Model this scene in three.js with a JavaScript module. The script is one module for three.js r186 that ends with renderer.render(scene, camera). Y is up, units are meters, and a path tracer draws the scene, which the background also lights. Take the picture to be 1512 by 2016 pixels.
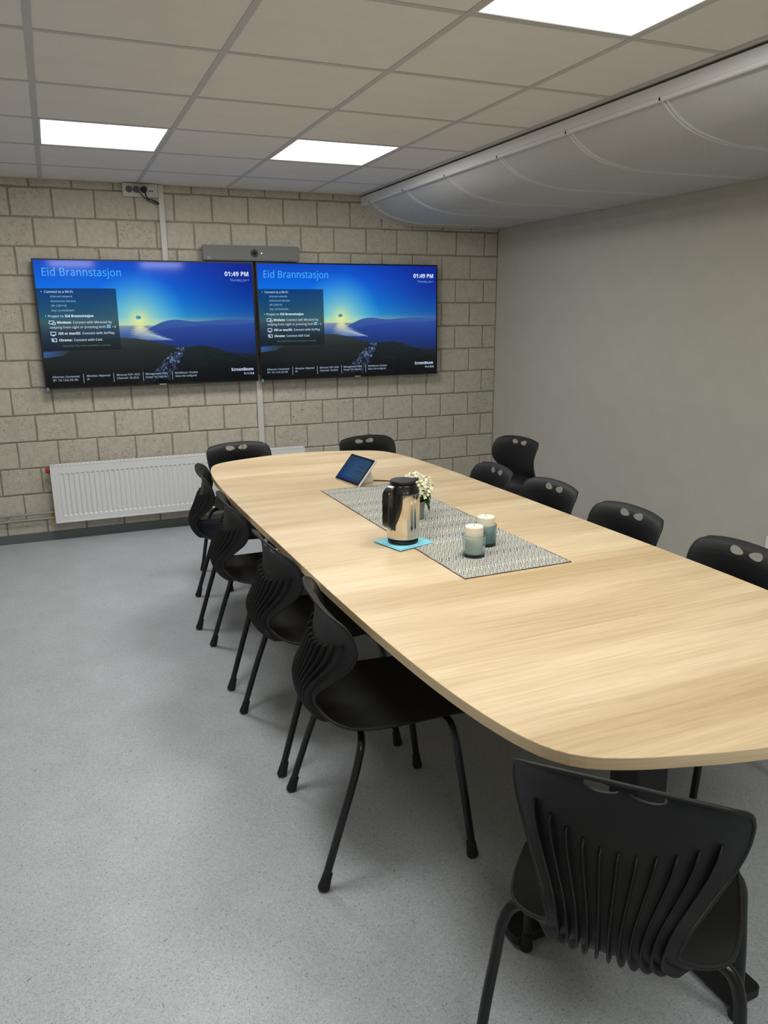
import * as THREE from 'three';
import { RectAreaLightUniformsLib } from 'three/addons/lights/RectAreaLightUniformsLib.js';
import { RoundedBoxGeometry } from 'three/addons/geometries/RoundedBoxGeometry.js';
import { mergeGeometries, mergeVertices, toCreasedNormals } from 'three/addons/utils/BufferGeometryUtils.js';
import { Brush, Evaluator, SUBTRACTION } from 'three-bvh-csg';

// ---------------------------------------------------------------- camera, exposure
const scene = new THREE.Scene();
scene.background = new THREE.Color(0x000000);
const rad = THREE.MathUtils.degToRad;
const camera = new THREE.PerspectiveCamera(67.06, 1512 / 2016, 0.05, 40);
camera.rotation.order = 'YXZ';
camera.position.set(-0.0265, 1.5526, 2.273);
camera.rotation.set(rad(-14.511), rad(-22.574), rad(-0.467));
scene.add(camera);

const renderer = new THREE.WebGLRenderer();
renderer.toneMapping = THREE.LinearToneMapping;
renderer.toneMappingExposure = 1.0;
renderer.shadowMap.enabled = true;
RectAreaLightUniformsLib.init();

const PANEL_LIGHT = 16.5;                       // luminance of each ceiling panel
const PANEL_COLOR = new THREE.Color(1.0, 0.985, 0.95);

// ---------------------------------------------------------------- helpers
let seed = 20230601;
function rnd() { seed = (seed * 1664525 + 1013904223) >>> 0; return seed / 4294967296; }
const rr = (a, b) => a + (b - a) * rnd();
const V = (x, y, z) => new THREE.Vector3(x, y, z);
const clamp = (x, a = 0, b = 1) => Math.min(b, Math.max(a, x));
const lerp = (a, b, t) => a + (b - a) * t;
const smooth = (a, b, x) => { const t = clamp((x - a) / (b - a)); return t * t * (3 - 2 * t); };

const taken = {};
function numbered(name) {
  const n = taken[name] = (taken[name] ?? -1) + 1;
  return n ? `${name}_${String(n).padStart(3, '0')}` : name;
}
function part(name, geo, mat, parent, label) {
  const m = new THREE.Mesh(geo, mat); m.name = name; parent.add(m);
  if (label) m.userData.label = label;
  return m;
}
function tag(o, label, category, group) {
  o.userData.label = label; o.userData.category = category; if (group) o.userData.group = group; return o;
}
function thing(name, label, category, pos = [0, 0, 0], turn = 0, group) {
  const g = new THREE.Group(); g.name = numbered(name); g.position.set(...pos); g.rotation.y = turn;
  scene.add(g); return tag(g, label, category, group);
}
function solo(name, geo, mat, label, category, pos = [0, 0, 0], turn = 0, group) {
  const m = new THREE.Mesh(geo, mat); m.name = numbered(name); m.position.set(...pos); m.rotation.y = turn;
  scene.add(m); return tag(m, label, category, group);
}
function structure(name, label, category, geo, mat) {
  const o = geo ? new THREE.Mesh(geo, mat) : new THREE.Group();
  o.name = name; o.userData = { label, category, kind: 'structure' }; scene.add(o); return o;
}
function box(w, h, d, x = 0, y = 0, z = 0) { const g = new THREE.BoxGeometry(w, h, d); g.translate(x, y, z); return g; }
function rbox(w, h, d, r, x = 0, y = 0, z = 0, seg = 2) { const g = new RoundedBoxGeometry(w, h, d, seg, r); g.translate(x, y, z); return g; }
function span(x0, x1, y0, y1, z0, z1) { return box(x1 - x0, y1 - y0, z1 - z0, (x0 + x1) / 2, (y0 + y1) / 2, (z0 + z1) / 2); }
function cyl(r0, r1, h, x = 0, y = 0, z = 0, seg = 32) { const g = new THREE.CylinderGeometry(r0, r1, h, seg); g.translate(x, y, z); return g; }
function tube(points, r, seg = 40, rad_ = 10, tension = 0.5) {
  return new THREE.TubeGeometry(new THREE.CatmullRomCurve3(points, false, 'catmullrom', tension), seg, r, rad_, false);
}
function lathe(pts, seg = 48) { return new THREE.LatheGeometry(pts.map(([r, y]) => new THREE.Vector2(r, y)), seg); }
function frameGeo(w, h, b, d) {                            // rectangular ring in the xy plane, w x h outside, bar b, depth d
  const s = new THREE.Shape([[-w / 2, -h / 2], [w / 2, -h / 2], [w / 2, h / 2], [-w / 2, h / 2]].map(p => new THREE.Vector2(...p)));
  s.holes.push(new THREE.Path([[-w / 2 + b, -h / 2 + b], [-w / 2 + b, h / 2 - b], [w / 2 - b, h / 2 - b], [w / 2 - b, -h / 2 + b]].map(p => new THREE.Vector2(...p))));
  return new THREE.ExtrudeGeometry(s, { depth: d, bevelEnabled: false });
}
function planarUV(g, fn) {                              // uv in metres from position and normal
  const p = g.attributes.position, n = g.attributes.normal, uv = new Float32Array(p.count * 2);
  for (let i = 0; i < p.count; i++) {
    const [a, b] = fn(p.getX(i), p.getY(i), p.getZ(i), n.getX(i), n.getY(i), n.getZ(i)); uv[2 * i] = a; uv[2 * i + 1] = b;
  }
  g.setAttribute('uv', new THREE.BufferAttribute(uv, 2)); return g;
}

// value noise
function makeNoise(s) {
  const P = new Float32Array(65536); let q = s >>> 0;
  for (let i = 0; i < 65536; i++) { q = (q * 1664525 + 1013904223) >>> 0; P[i] = q / 4294967296; }
  return (x, y, px = 256, py = 256) => {
    const xi = Math.floor(x), yi = Math.floor(y), fx = x - xi, fy = y - yi;
    const u = fx * fx * (3 - 2 * fx), v = fy * fy * (3 - 2 * fy);
    const w = (i, j) => P[((((j % py) + py) % py) << 8) + (((i % px) + px) % px) & 65535];
    return lerp(lerp(w(xi, yi), w(xi + 1, yi), u), lerp(w(xi, yi + 1), w(xi + 1, yi + 1), u), v);
  };
}
function dataTex(w, h, fn, srgb = true) {
  const d = new Uint8Array(w * h * 4);
  for (let j = 0; j < h; j++) for (let i = 0; i < w; i++) {
    const c = fn(i, j), k = 4 * (j * w + i);
    d[k] = clamp(c[0], 0, 255); d[k + 1] = clamp(c[1], 0, 255); d[k + 2] = clamp(c[2], 0, 255); d[k + 3] = 255;
  }
  const t = new THREE.DataTexture(d, w, h, THREE.RGBAFormat);
  t.wrapS = t.wrapT = THREE.RepeatWrapping; t.magFilter = THREE.LinearFilter; t.minFilter = THREE.LinearMipmapLinearFilter; t.generateMipmaps = true;
  if (srgb) t.colorSpace = THREE.SRGBColorSpace;
  t.needsUpdate = true; return t;
}
const std = (o) => new THREE.MeshStandardMaterial(o);
const phys = (o) => new THREE.MeshPhysicalMaterial(o);

// ---------------------------------------------------------------- materials
// speckled grey vinyl floor
const FT = 2048, FTm = 1.6;
const floorMat = (() => {
  const n1 = makeNoise(11), n2 = makeNoise(12), n3 = makeNoise(13), n4 = makeNoise(14);
  const t = dataTex(FT, FT, (i, j) => {
    const a = n1(i / 3.2, j / 3.2, 640, 640), b = n2(i / 5.12, j / 5.12, 400, 400), c = n3(i / 128, j / 128, 16, 16), d = n4(i / 2, j / 2, 256, 256);
    let v = 186 + (c - .5) * 7 + (d - .5) * 16 + (b - .5) * 20;
    if (a > .83) v -= 52 * smooth(.83, .93, a);
    if (a < .15) v += 24 * smooth(.15, .05, a);
    if (b > .88) v -= 30 * smooth(.88, .96, b);
    return [v * .957, v * .988, v * 1.012];
  });
  t.repeat.set(1 / FTm, 1 / FTm);
  return std({ map: t, roughness: .5 });
})();
const skirtMat = std({ color: 0x5d6365, roughness: .55 });
const wallPaint = (() => {
  const n = makeNoise(21), n2 = makeNoise(22);
  const t = dataTex(256, 256, (i, j) => { const v = 188 + (n(i / 2, j / 2, 128, 128) - .5) * 5 + (n2(i / 32, j / 32, 8, 8) - .5) * 4; return [v, v * .985, v * .925]; });
  t.repeat.set(1 / .6, 1 / .6);
  return std({ map: t, roughness: .75 });
})();
// painted aggregate blocks: three degrees of pitting
function blockMat(s, density) {
  const N = 1024, n1 = makeNoise(s), n2 = makeNoise(s + 1), n3 = makeNoise(s + 2), n4 = makeNoise(s + 3);
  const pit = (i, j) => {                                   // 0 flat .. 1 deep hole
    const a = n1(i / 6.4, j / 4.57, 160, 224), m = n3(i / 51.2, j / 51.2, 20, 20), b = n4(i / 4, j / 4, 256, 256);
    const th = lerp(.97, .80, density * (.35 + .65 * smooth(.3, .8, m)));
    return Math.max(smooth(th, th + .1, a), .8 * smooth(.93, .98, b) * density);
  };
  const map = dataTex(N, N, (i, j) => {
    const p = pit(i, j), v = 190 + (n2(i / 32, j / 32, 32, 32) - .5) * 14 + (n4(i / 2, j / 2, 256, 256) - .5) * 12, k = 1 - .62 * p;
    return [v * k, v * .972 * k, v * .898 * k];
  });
  const bump = dataTex(N, N, (i, j) => { const v = 200 + (n2(i / 16, j / 16, 64, 64) - .5) * 50 + (n4(i / 3, j / 3, 256, 256) - .5) * 24 - 170 * pit(i, j); return [v, v, v]; }, false);
  map.repeat.set(1 / .6, 1 / .6); bump.repeat.set(1 / .6, 1 / .6);
  return std({ map, bumpMap: bump, bumpScale: .003, roughness: .8 });
}
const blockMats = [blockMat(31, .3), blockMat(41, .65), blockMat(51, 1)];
const mortarMat = (() => {
  const n = makeNoise(61);
  const t = dataTex(256, 256, (i, j) => { const v = 150 + (n(i / 2, j / 2, 128, 128) - .5) * 40; return [v, v * .955, v * .87]; });
  t.repeat.set(1 / .3, 1 / .3);
  return std({ map: t, roughness: .9 });
})();
const tileMat = (() => {
  const n = makeNoise(71), n2 = makeNoise(72);
  const t = dataTex(512, 512, (i, j) => { const v = 222 + (n(i / 2, j / 2, 256, 256) - .5) * 9 + (n2(i / 64, j / 64, 8, 8) - .5) * 3; return [v * 1.02, v * 1.01, v * .995]; });
  t.repeat.set(1 / .6, 1 / .6);
  return std({ map: t, roughness: .9 });
})();
const gridMat = std({ color: 0xc0bfbd, roughness: .5 });
const whiteMetal = std({ color: 0xd4d5d6, roughness: .38 });
const whitePlastic = std({ color: 0xcdcbc4, roughness: .45 });
const radMat = std({ color: 0xe2e3e4, roughness: .35 });
const blackPlastic = phys({ color: 0x191a1b, roughness: .52, specularIntensity: .7 });
const ribPlastic = blackPlastic;
const blackMetal = std({ color: 0x0d0e10, roughness: .3, metalness: .0 });
const baseMetal = std({ color: 0x0c0d0f, roughness: .5 });
const rubberAndVoid = std({ color: 0x101112, roughness: .7 });  // rubber feet; also void black painted on duct clips and data ports
const bezelMat = std({ color: 0x0b0c0e, roughness: .35 });
// light oak laminate, grain along x
const wood = (() => {
  const W = 1024, H = 2048, n1 = makeNoise(81), n2 = makeNoise(82), n3 = makeNoise(83), n4 = makeNoise(84), n5 = makeNoise(85);
  const t = dataTex(W, H, (i, j) => {
    const x = i / W, y = j / H;                              // 1.28 m along grain, 1.92 m across
    const wob = (n5(x * 5, y * 24, 5, 24) - .5) * .006 + (n4(x * 2, y * 8, 2, 8) - .5) * .009;
    const yy = y + wob;
    const band = n1(x * 2, yy * 34, 2, 34), fine = n2(x * 5, yy * 230, 5, 230), hair = n3(x * 24, yy * 640, 24, 256), wide = n4(x * 1, yy * 9, 1, 9);
    let v = (band - .5) * .14 + (fine - .5) * .085 + (hair - .5) * .05 + (wide - .5) * .08;
    if (fine > .78) v -= (fine - .78) * .28;
    return [(213 + v * 185), (190 + v * 205), (152 + v * 225)];
  });
  t.repeat.set(1 / 1.28, 1 / 1.92);
  return t;
})();
const woodMat = phys({ map: wood, roughness: .42 });
const woodEdge = std({ map: wood, roughness: .5 });

// ---------------------------------------------------------------- room shell
const X0 = -1.65, X1 = 3.412, Z0 = -3.518, Z1 = 4.3, CH = 2.40;
structure('floor', 'grey speckled vinyl floor', 'floor',
  planarUV(span(X0 - .2, X1 + .2, -.1, 0, Z0 - .2, Z1 + .2), (x, y, z) => [x, z]), floorMat);
structure('wall_right', 'plain grey beige painted wall beside the table', 'wall', planarUV(span(X1, X1 + .15, 0, 2.62, Z0 - .2, Z1 + .2), (x, y, z) => [z, y]), wallPaint);
structure('wall_left', 'plain painted wall opposite the perforated duct', 'wall', planarUV(span(X0 - .15, X0, 0, 2.62, Z0 - .2, Z1 + .2), (x, y, z) => [z, y]), wallPaint);
structure('wall_front', 'plain painted wall opposite the screens', 'wall', planarUV(span(X0 - .15, X1 + .15, 0, 2.62, Z1, Z1 + .15), (x, y, z) => [x, y]), wallPaint);

// block wall
{
  const wall = structure('wall_back', 'cream painted wall of pitted concrete blocks behind the screens', 'wall');
  const mo = planarUV(span(X0 - .15, X1 + .15, 0, 2.62, Z0 - .2, Z0 - .008), (x, y) => [x, y]);
  part('mortar', mo, mortarMat, wall, 'grey mortar');
  const pitch = .1827, y00 = .889, bw = .2585, gap = .0092;
  for (let c = -5; c <= 8; c++) {
    let ya = Math.max(.012, y00 + pitch * c + gap / 2), yb = Math.min(2.44, y00 + pitch * (c + 1) - gap / 2);
    const ph = (c & 1) ? .058 : .185;
    for (let k = -8; k < 14; k++) {
      let xa = ph + bw * k + gap / 2, xb = xa + bw - gap;
      xa = Math.max(xa, X0 + .004); xb = Math.min(xb, X1 - .006);
      if (xb - xa < .02) continue;
      const j = () => rr(-.0022, .0022);
      // irregular outline, three points a side, chamfered to a face that stands proud
      const out = [];
      const ring = [[0, 0], [.33, 0], [.67, 0], [1, 0], [1, .5], [1, 1], [.67, 1], [.33, 1], [0, 1], [0, .5]];
      for (const [a, b] of ring) out.push([lerp(xa, xb, a) + j(), lerp(ya, yb, b) + j()]);
      const proud = rr(-.0012, .0016), cx = (xa + xb) / 2, cy = (ya + yb) / 2, pos = [], n = out.length;
      const lv = [[1, -.02], [1, -.004], [.984, proud]].map(([s, z], li) => out.map(([x, y]) => {
        const dx = x - cx, dy = y - cy, ins = li === 2 ? .0042 : 0;
        return [x - Math.sign(dx) * Math.min(Math.abs(dx), ins), y - Math.sign(dy) * Math.min(Math.abs(dy), ins), Z0 + z];
      }));
      const tri = (a, b, c2) => pos.push(...a, ...b, ...c2);
      for (let l = 0; l < 2; l++) for (let i = 0; i < n; i++) { const q = (i + 1) % n; tri(lv[l][i], lv[l][q], lv[l + 1][q]); tri(lv[l][i], lv[l + 1][q], lv[l + 1][i]); }
      const cc = [cx, cy, Z0 + proud + rr(-.0006, .001)];
      for (let i = 0; i < n; i++) tri(cc, lv[2][i], lv[2][(i + 1) % n]);
      let g = new THREE.BufferGeometry(); g.setAttribute('position', new THREE.Float32BufferAttribute(pos, 3));
      g.computeVertexNormals(); g = toCreasedNormals(g, .35);
      const ou = rnd() * .6, ov = rnd() * .6;
      planarUV(g, (x, y, z) => [x + ou, y + ov + (z - Z0)]);
      // heavier pitting towards the blocks the photograph shows as rough (left side)
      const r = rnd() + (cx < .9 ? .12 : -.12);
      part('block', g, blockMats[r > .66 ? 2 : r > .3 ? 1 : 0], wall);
    }
  }
}
structure('baseboard_back', 'dark grey vinyl skirting at the foot of the block wall', 'baseboard', span(X0, X1, 0, .062, Z0 - .002, Z0 + .012), skirtMat);
structure('baseboard_right', 'dark grey vinyl skirting at the foot of the plain wall', 'baseboard', span(X1 - .012, X1, 0, .062, Z0, Z1), skirtMat);
structure('baseboard_left', 'dark grey vinyl skirting at the wall opposite the duct', 'baseboard', span(X0, X0 + .012, 0, .062, Z0, Z1), skirtMat);

// suspended ceiling: lay-in tiles in a metal grid
const lampCells = new Set();
const lampSpots = [[0, 3], [2, 3], [0, -1], [2, -1], [0, -5], [2, -5]];     // [column, row] of 0.6 m cells
for (const [i, j] of lampSpots) lampCells.add(i + ',' + j);
const XC1 = 2.205;                                                            // ceiling grid ends at the duct
{
  const ceil = structure('ceiling', 'suspended ceiling of off white lay-in tiles in a grey metal grid', 'ceiling');
  part('ceiling_slab', span(X0 - .2, X1 + .2, 2.5, 2.62, Z0 - .2, Z1 + .2), std({ color: 0x8a8782, roughness: .9 }), ceil);
  const tw = .012;
  for (let i = -3; i <= 3; i++) for (let j = -8; j <= 5; j++) {
    if (lampCells.has(i + ',' + j)) continue;
    const xa = Math.max(.6 * i, X0), xb = Math.min(.6 * (i + 1), XC1), zb = Math.min(-.6 * j, Z1), za = Math.max(-.6 * (j + 1), Z0);
    if (xb - xa < .02 || zb - za < .02) continue;
    const g = planarUV(span(xa + .004, xb - .004, CH + .0015, CH + .02, za + .004, zb - .004), (x, y, z) => [x, z]);
    part('ceiling_tile', g, tileMat, ceil);
  }
  for (let i = -2; i <= 3; i++) part('grid_runner', span(.6 * i - tw, .6 * i + tw, CH - .001, CH + .03, Z0, Z1), gridMat, ceil);
  for (let j = -7; j <= 5; j++) for (let i = -3; i <= 3; i++) {
    const xa = Math.max(.6 * i + tw, X0), xb = Math.min(.6 * (i + 1) - tw, XC1);
    if (xb - xa > .02) part('grid_crossbar', span(xa, xb, CH - .0005, CH + .03, -.6 * j - tw, -.6 * j + tw), gridMat, ceil);
  }
  part('edge_trim', span(XC1 - .024, XC1 + .004, CH - .005, CH + .03, Z0, Z1), gridMat, ceil);
  part('edge_trim', span(X0, XC1, CH - .0015, CH + .03, Z0 + .003, Z0 + .02), gridMat, ceil);
}

// ---------------------------------------------------------------- ceiling panel lamps
{
  const glow = std({ color: 0xffffff, emissive: 0xffffff, emissiveIntensity: 1.7, roughness: .6 });
  const names = {
    '0,3': 'square white ceiling light panel above the radiator, close to the socket box',
    '2,3': 'square white ceiling light panel above the second screen near the perforated duct',
    '2,-1': 'square white ceiling light panel directly above the table, beside the duct',
    '0,-1': 'square white ceiling light panel above the chairs on the radiator side of the table',
    '0,-5': 'square white ceiling light panel farthest from the screens, away from the duct',
    '2,-5': 'square white ceiling light panel farthest from the screens, beside the duct',
  };
  for (const [i, j] of lampSpots) {
    const cx = .6 * i + .3, cz = -.6 * j - .3;
    const t = thing('ceiling_light', names[i + ',' + j], 'ceiling light', [cx, CH, cz], 0, 'ceiling light panels');
    part('frame', frameGeo(.576, .576, .009, .019).rotateX(-Math.PI / 2).translate(0, .001, 0), whiteMetal, t);
    part('diffuser', span(-.279, .279, .004, .018, -.279, .279), glow, t, 'glowing white diffuser');
    const L = new THREE.RectAreaLight(PANEL_COLOR, PANEL_LIGHT, .558, .558);
    L.position.set(0, -.004, 0); L.rotation.x = -Math.PI / 2; L.name = 'panel_light';
    t.add(L);
  }
}

// ---------------------------------------------------------------- perforated ceiling duct on the right
{
  const N = 128;
  const perf = dataTex(N, N, (i, j) => {                     // cut-out of staggered punched holes: black is open
    const a = (i / N) * 4, b = (j / N) * 4;
    let best = 9;
    for (let q = -1; q <= 8; q++) { const off = (q & 1) ? .5 : 0; const dy = b - q * .5; let dx = a - off - Math.round(a - off); best = Math.min(best, Math.hypot(dx, dy)); }
    const v = 255 * smooth(.17, .22, best);
    return [v, v, v];
  }, false);
  perf.repeat.set(1 / .024, 1 / .024);
  const perfMat = std({ color: 0xd6d7d6, alphaMap: perf, transparent: true, roughness: .55, side: THREE.DoubleSide });
  const trimMat = std({ color: 0xd9dadb, roughness: .45 });
  const duct = thing('ceiling_duct', 'long white perforated metal ventilation cover curving along the plain wall under the ceiling', 'ventilation cover', [0, 0, 0]);
  // cross-section from the front lip to the wall
  const prof = new THREE.CatmullRomCurve3([V(2.225, 2.338, 0), V(2.29, 2.285, 0), V(2.38, 2.241, 0), V(2.50, 2.212, 0), V(2.64, 2.197, 0), V(2.9, 2.197, 0), V(3.2, 2.199, 0), V(3.405, 2.20, 0)], false, 'centripetal');
  const PN = 44, pp = prof.getSpacedPoints(PN);
  const sheet = (za, zb, drop, s0 = 0, s1 = 1) => {
    const pos = [], uv = [], idx = [], L = prof.getLength(), q = PN;
    for (let i = 0; i <= q; i++) {
      const s = lerp(s0, s1, i / q), p = prof.getPointAt(s), t = prof.getTangentAt(s), nx = t.y, ny = -t.x;
      for (const z of [za, zb]) { pos.push(p.x + nx * drop, p.y + ny * drop, z); uv.push(s * L, z); }
    }
    for (let i = 0; i < q; i++) { const a = 2 * i; idx.push(a, a + 2, a + 1, a + 1, a + 2, a + 3); }
    const g = new THREE.BufferGeometry(); g.setAttribute('position', new THREE.Float32BufferAttribute(pos, 3)); g.setAttribute('uv', new THREE.Float32BufferAttribute(uv, 2)); g.setIndex(idx); g.computeVertexNormals(); return g;
  };
  const strip = (za, zb, d0, d1) => {                        // solid curved bar from d0 to d1 below the section
    const a = sheet(za, zb, d1), b = sheet(za, zb, d0);
    const pos = [], q = PN;
    const A = a.attributes.position, B = b.attributes.position, g3 = (P, i) => [P.getX(i), P.getY(i), P.getZ(i)];
    for (let i = 0; i < q; i++) for (const e of [0, 1]) {
      const k = 2 * i + e, m = 2 * (i + 1) + e;
      pos.push(...g3(A, k), ...g3(B, k), ...g3(B, m), ...g3(A, k), ...g3(B, m), ...g3(A, m));
    }
    const w = new THREE.BufferGeometry(); w.setAttribute('position', new THREE.Float32BufferAttribute(pos, 3)); w.computeVertexNormals();
    const a2 = a.toNonIndexed(), b2 = b.toNonIndexed(); a2.deleteAttribute('uv'); b2.deleteAttribute('uv');
    return mergeGeometries([a2, b2, w]);
  };
  const seams = []; for (let z = -3.34; z < Z1; z += .6035) seams.push(z);
  const edges = [Z0 + .006, ...seams, Z1 - .01];
  for (let i = 0; i + 1 < edges.length; i++) {
    const za = edges[i], zb = edges[i + 1]; if (zb - za < .05) continue;
    const p = part('perforated_panel', sheet(za + .006, zb - .006, 0), perfMat, duct, 'white perforated sheet');
    part('panel_border', strip(za + .003, za + .016, -.004, .0025), trimMat, p); part('panel_border', strip(zb - .016, zb - .003, -.004, .0025), trimMat, p);
  }
  // front flange, bright lip and closing pieces
  part('flange', span(2.209, 2.222, 2.338, 2.386, Z0 + .006, Z1), trimMat, duct);
  part('lip', (() => { const g = new THREE.CylinderGeometry(.012, .012, Z1 - Z0 - .01, 12); g.rotateX(Math.PI / 2); g.translate(2.219, 2.336, (Z0 + Z1) / 2); return g; })(), trimMat, duct, 'bright rounded lip');
  for (const z of seams) part('clip', span(2.2055, 2.211, 2.327, 2.338, z - .003, z + .003), rubberAndVoid, duct);  // clips take the void black, darkness painted at each seam
}

// ---------------------------------------------------------------- conference table
const TY = .74, TX = 1.255, TZ = -.40, TR = rad(1.0);
const half = [[.603, 0], [.603, .4], [.601, .7], [.596, .95], [.583, 1.2], [.563, 1.38], [.538, 1.5], [.512, 1.565], [.47, 1.615], [.39, 1.658], [.287, 1.693], [.19, 1.722], [.09, 1.743], [0, 1.75]];
const halfCurve = new THREE.CatmullRomCurve3(half.map(([x, z]) => V(x, 0, z)), false, 'centripetal');
const quarter = halfCurve.getSpacedPoints(70).map(p => [p.x, p.z]);
function clipHalf(za, zb) {                                  // outline of the table between two cuts across it
  const side = [];
  const full = [...quarter.slice().reverse().map(([x, z]) => [x, -z]), ...quarter.slice(1)].map(([x, z]) => [x, z]);   // +x side from -z end to +z end
  const xAt = z => { for (let i = 0; i + 1 < full.length; i++) if (full[i][1] <= z && z <= full[i + 1][1]) { const t = (z - full[i][1]) / ((full[i + 1][1] - full[i][1]) || 1); return lerp(full[i][0], full[i + 1][0], t); } return 0; };
  if (za > -1.75) side.push([xAt(za), za]);
  for (const [x, z] of full) if (z > za + 1e-6 && z < zb - 1e-6) side.push([x, z]);
  if (zb < 1.75) side.push([xAt(zb), zb]);
  return [...side, ...side.slice().reverse().map(([x, z]) => [-x, z])];
}
{
  const table = thing('conference_table', 'long light oak conference table with rounded barrel-shaped top on black bases', 'table', [TX, 0, TZ], TR);
  const cuts = [-1.75, -1.10, 1.11, 1.75];
  for (let k = 0; k < 3; k++) {
    const pts = clipHalf(cuts[k] + (k ? .0002 : 0), cuts[k + 1] - (k < 2 ? .0002 : 0));
    const sh = new THREE.Shape(pts.map(([x, z]) => new THREE.Vector2(x, -z)));
    let g = new THREE.ExtrudeGeometry(sh, { depth: .024, bevelEnabled: true, bevelThickness: .0012, bevelSize: .0008, bevelOffset: -.0008, bevelSegments: 1 });
    g.rotateX(-Math.PI / 2); g.translate(0, TY - .0252, 0);
    const ou = [.35, .0, .71][k], ov = [.2, .95, .1][k];
    planarUV(g, (x, y, z, nx, ny, nz) => Math.abs(ny) > .5 ? [x + ou, z + ov] : Math.abs(nx) > Math.abs(nz) ? [z, y * 1.5 + x * .02 + ov] : [x + ou, y * 1.5 + ov]);
    part('tabletop_panel', g, woodMat, table);
  }
  const beam = [span(-.04, .04, .675, .712, -1.45, 1.45), span(-.3, .3, .675, .712, -1.31, -1.23), span(-.3, .3, .675, .712, 1.23, 1.31)];
  part('support_beam', mergeGeometries(beam), baseMetal, table);
  for (const z of [-1.27, 1.27]) {
    part('column', rbox(.105, .675, .105, .008, 0, .0355 + .32, z), baseMetal, table);
    const arm = (w, d) => {
      const s = new THREE.Shape(), r = .018; const a = w / 2, b = d / 2;
      s.moveTo(-a + r, -b); s.lineTo(a - r, -b); s.quadraticCurveTo(a, -b, a, -b + r); s.lineTo(a, b - r); s.quadraticCurveTo(a, b, a - r, b); s.lineTo(-a + r, b); s.quadraticCurveTo(-a, b, -a, b - r); s.lineTo(-a, -b + r); s.quadraticCurveTo(-a, -b, -a + r, -b);
      const g = new THREE.ExtrudeGeometry(s, { depth: .02, bevelEnabled: true, bevelSize: .002, bevelThickness: .002, bevelSegments: 1 }); g.rotateX(-Math.PI / 2); g.translate(0, .014, z); return g;
    };
    part('foot_bar', arm(.79, .088), baseMetal, table); part('foot_bar', arm(.088, .79).translate(0, .0004, 0), baseMetal, table);
    for (const [x, dz] of [[.36, 0], [-.36, 0], [0, .36], [0, -.36]]) part('levelling_foot', cyl(.018, .02, .013, x, .0065, z + dz, 16), rubberAndVoid, table);
  }
}

// ---------------------------------------------------------------- shell chair
const CHAIR = [ // z, y, half width, forward curl of the edges
  [.245, .420, .15, -.006], [.236, .438, .173, -.004], [.20, .450, .19, 0], [.12, .451, .202, .004], [.02, .443, .208, .01], [-.07, .437, .206, .016], [-.14, .439, .19, .02],
  [-.188, .453, .148, .02], [-.216, .485, .112, .018], [-.222, .53, .117, .02], [-.203, .575, .148, .042], [-.184, .62, .180, .063], [-.169, .665, .198, .062], [-.160, .708, .203, .046],
  [-.159, .745, .202, .032], [-.170, .773, .194, .025], [-.190, .790, .168, .02]];
const chairCentre = new THREE.CatmullRomCurve3(CHAIR.map(([z, y]) => V(0, y, z)), false, 'centripetal');
const chairSide = new THREE.CatmullRomCurve3(CHAIR.map(([, , w, c], i) => V(w, c, i * .04)), false, 'catmullrom', .5);
function chairPoint(u, v, off = 0) {
  const p = chairCentre.getPoint(v), t = chairCentre.getTangent(v), s = chairSide.getPoint(v);
  const n = V(0, -t.z, t.y);                                   // towards the sitter: up on the seat, forward on the back
  const a = Math.pow(Math.abs(u), 2.4), back = smooth(.47, .52, p.y);       // on the back the edges wrap straight forward and the top edge arches
  const k = a * s.y;
  return V(u * s.x, p.y + n.y * (k * (1 - back) + off) - a * .013 * smooth(.68, .78, p.y), p.z + n.z * (k * (1 - back) + off) + k * back);
}
const vOf = (st) => st / (CHAIR.length - 1);
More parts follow.
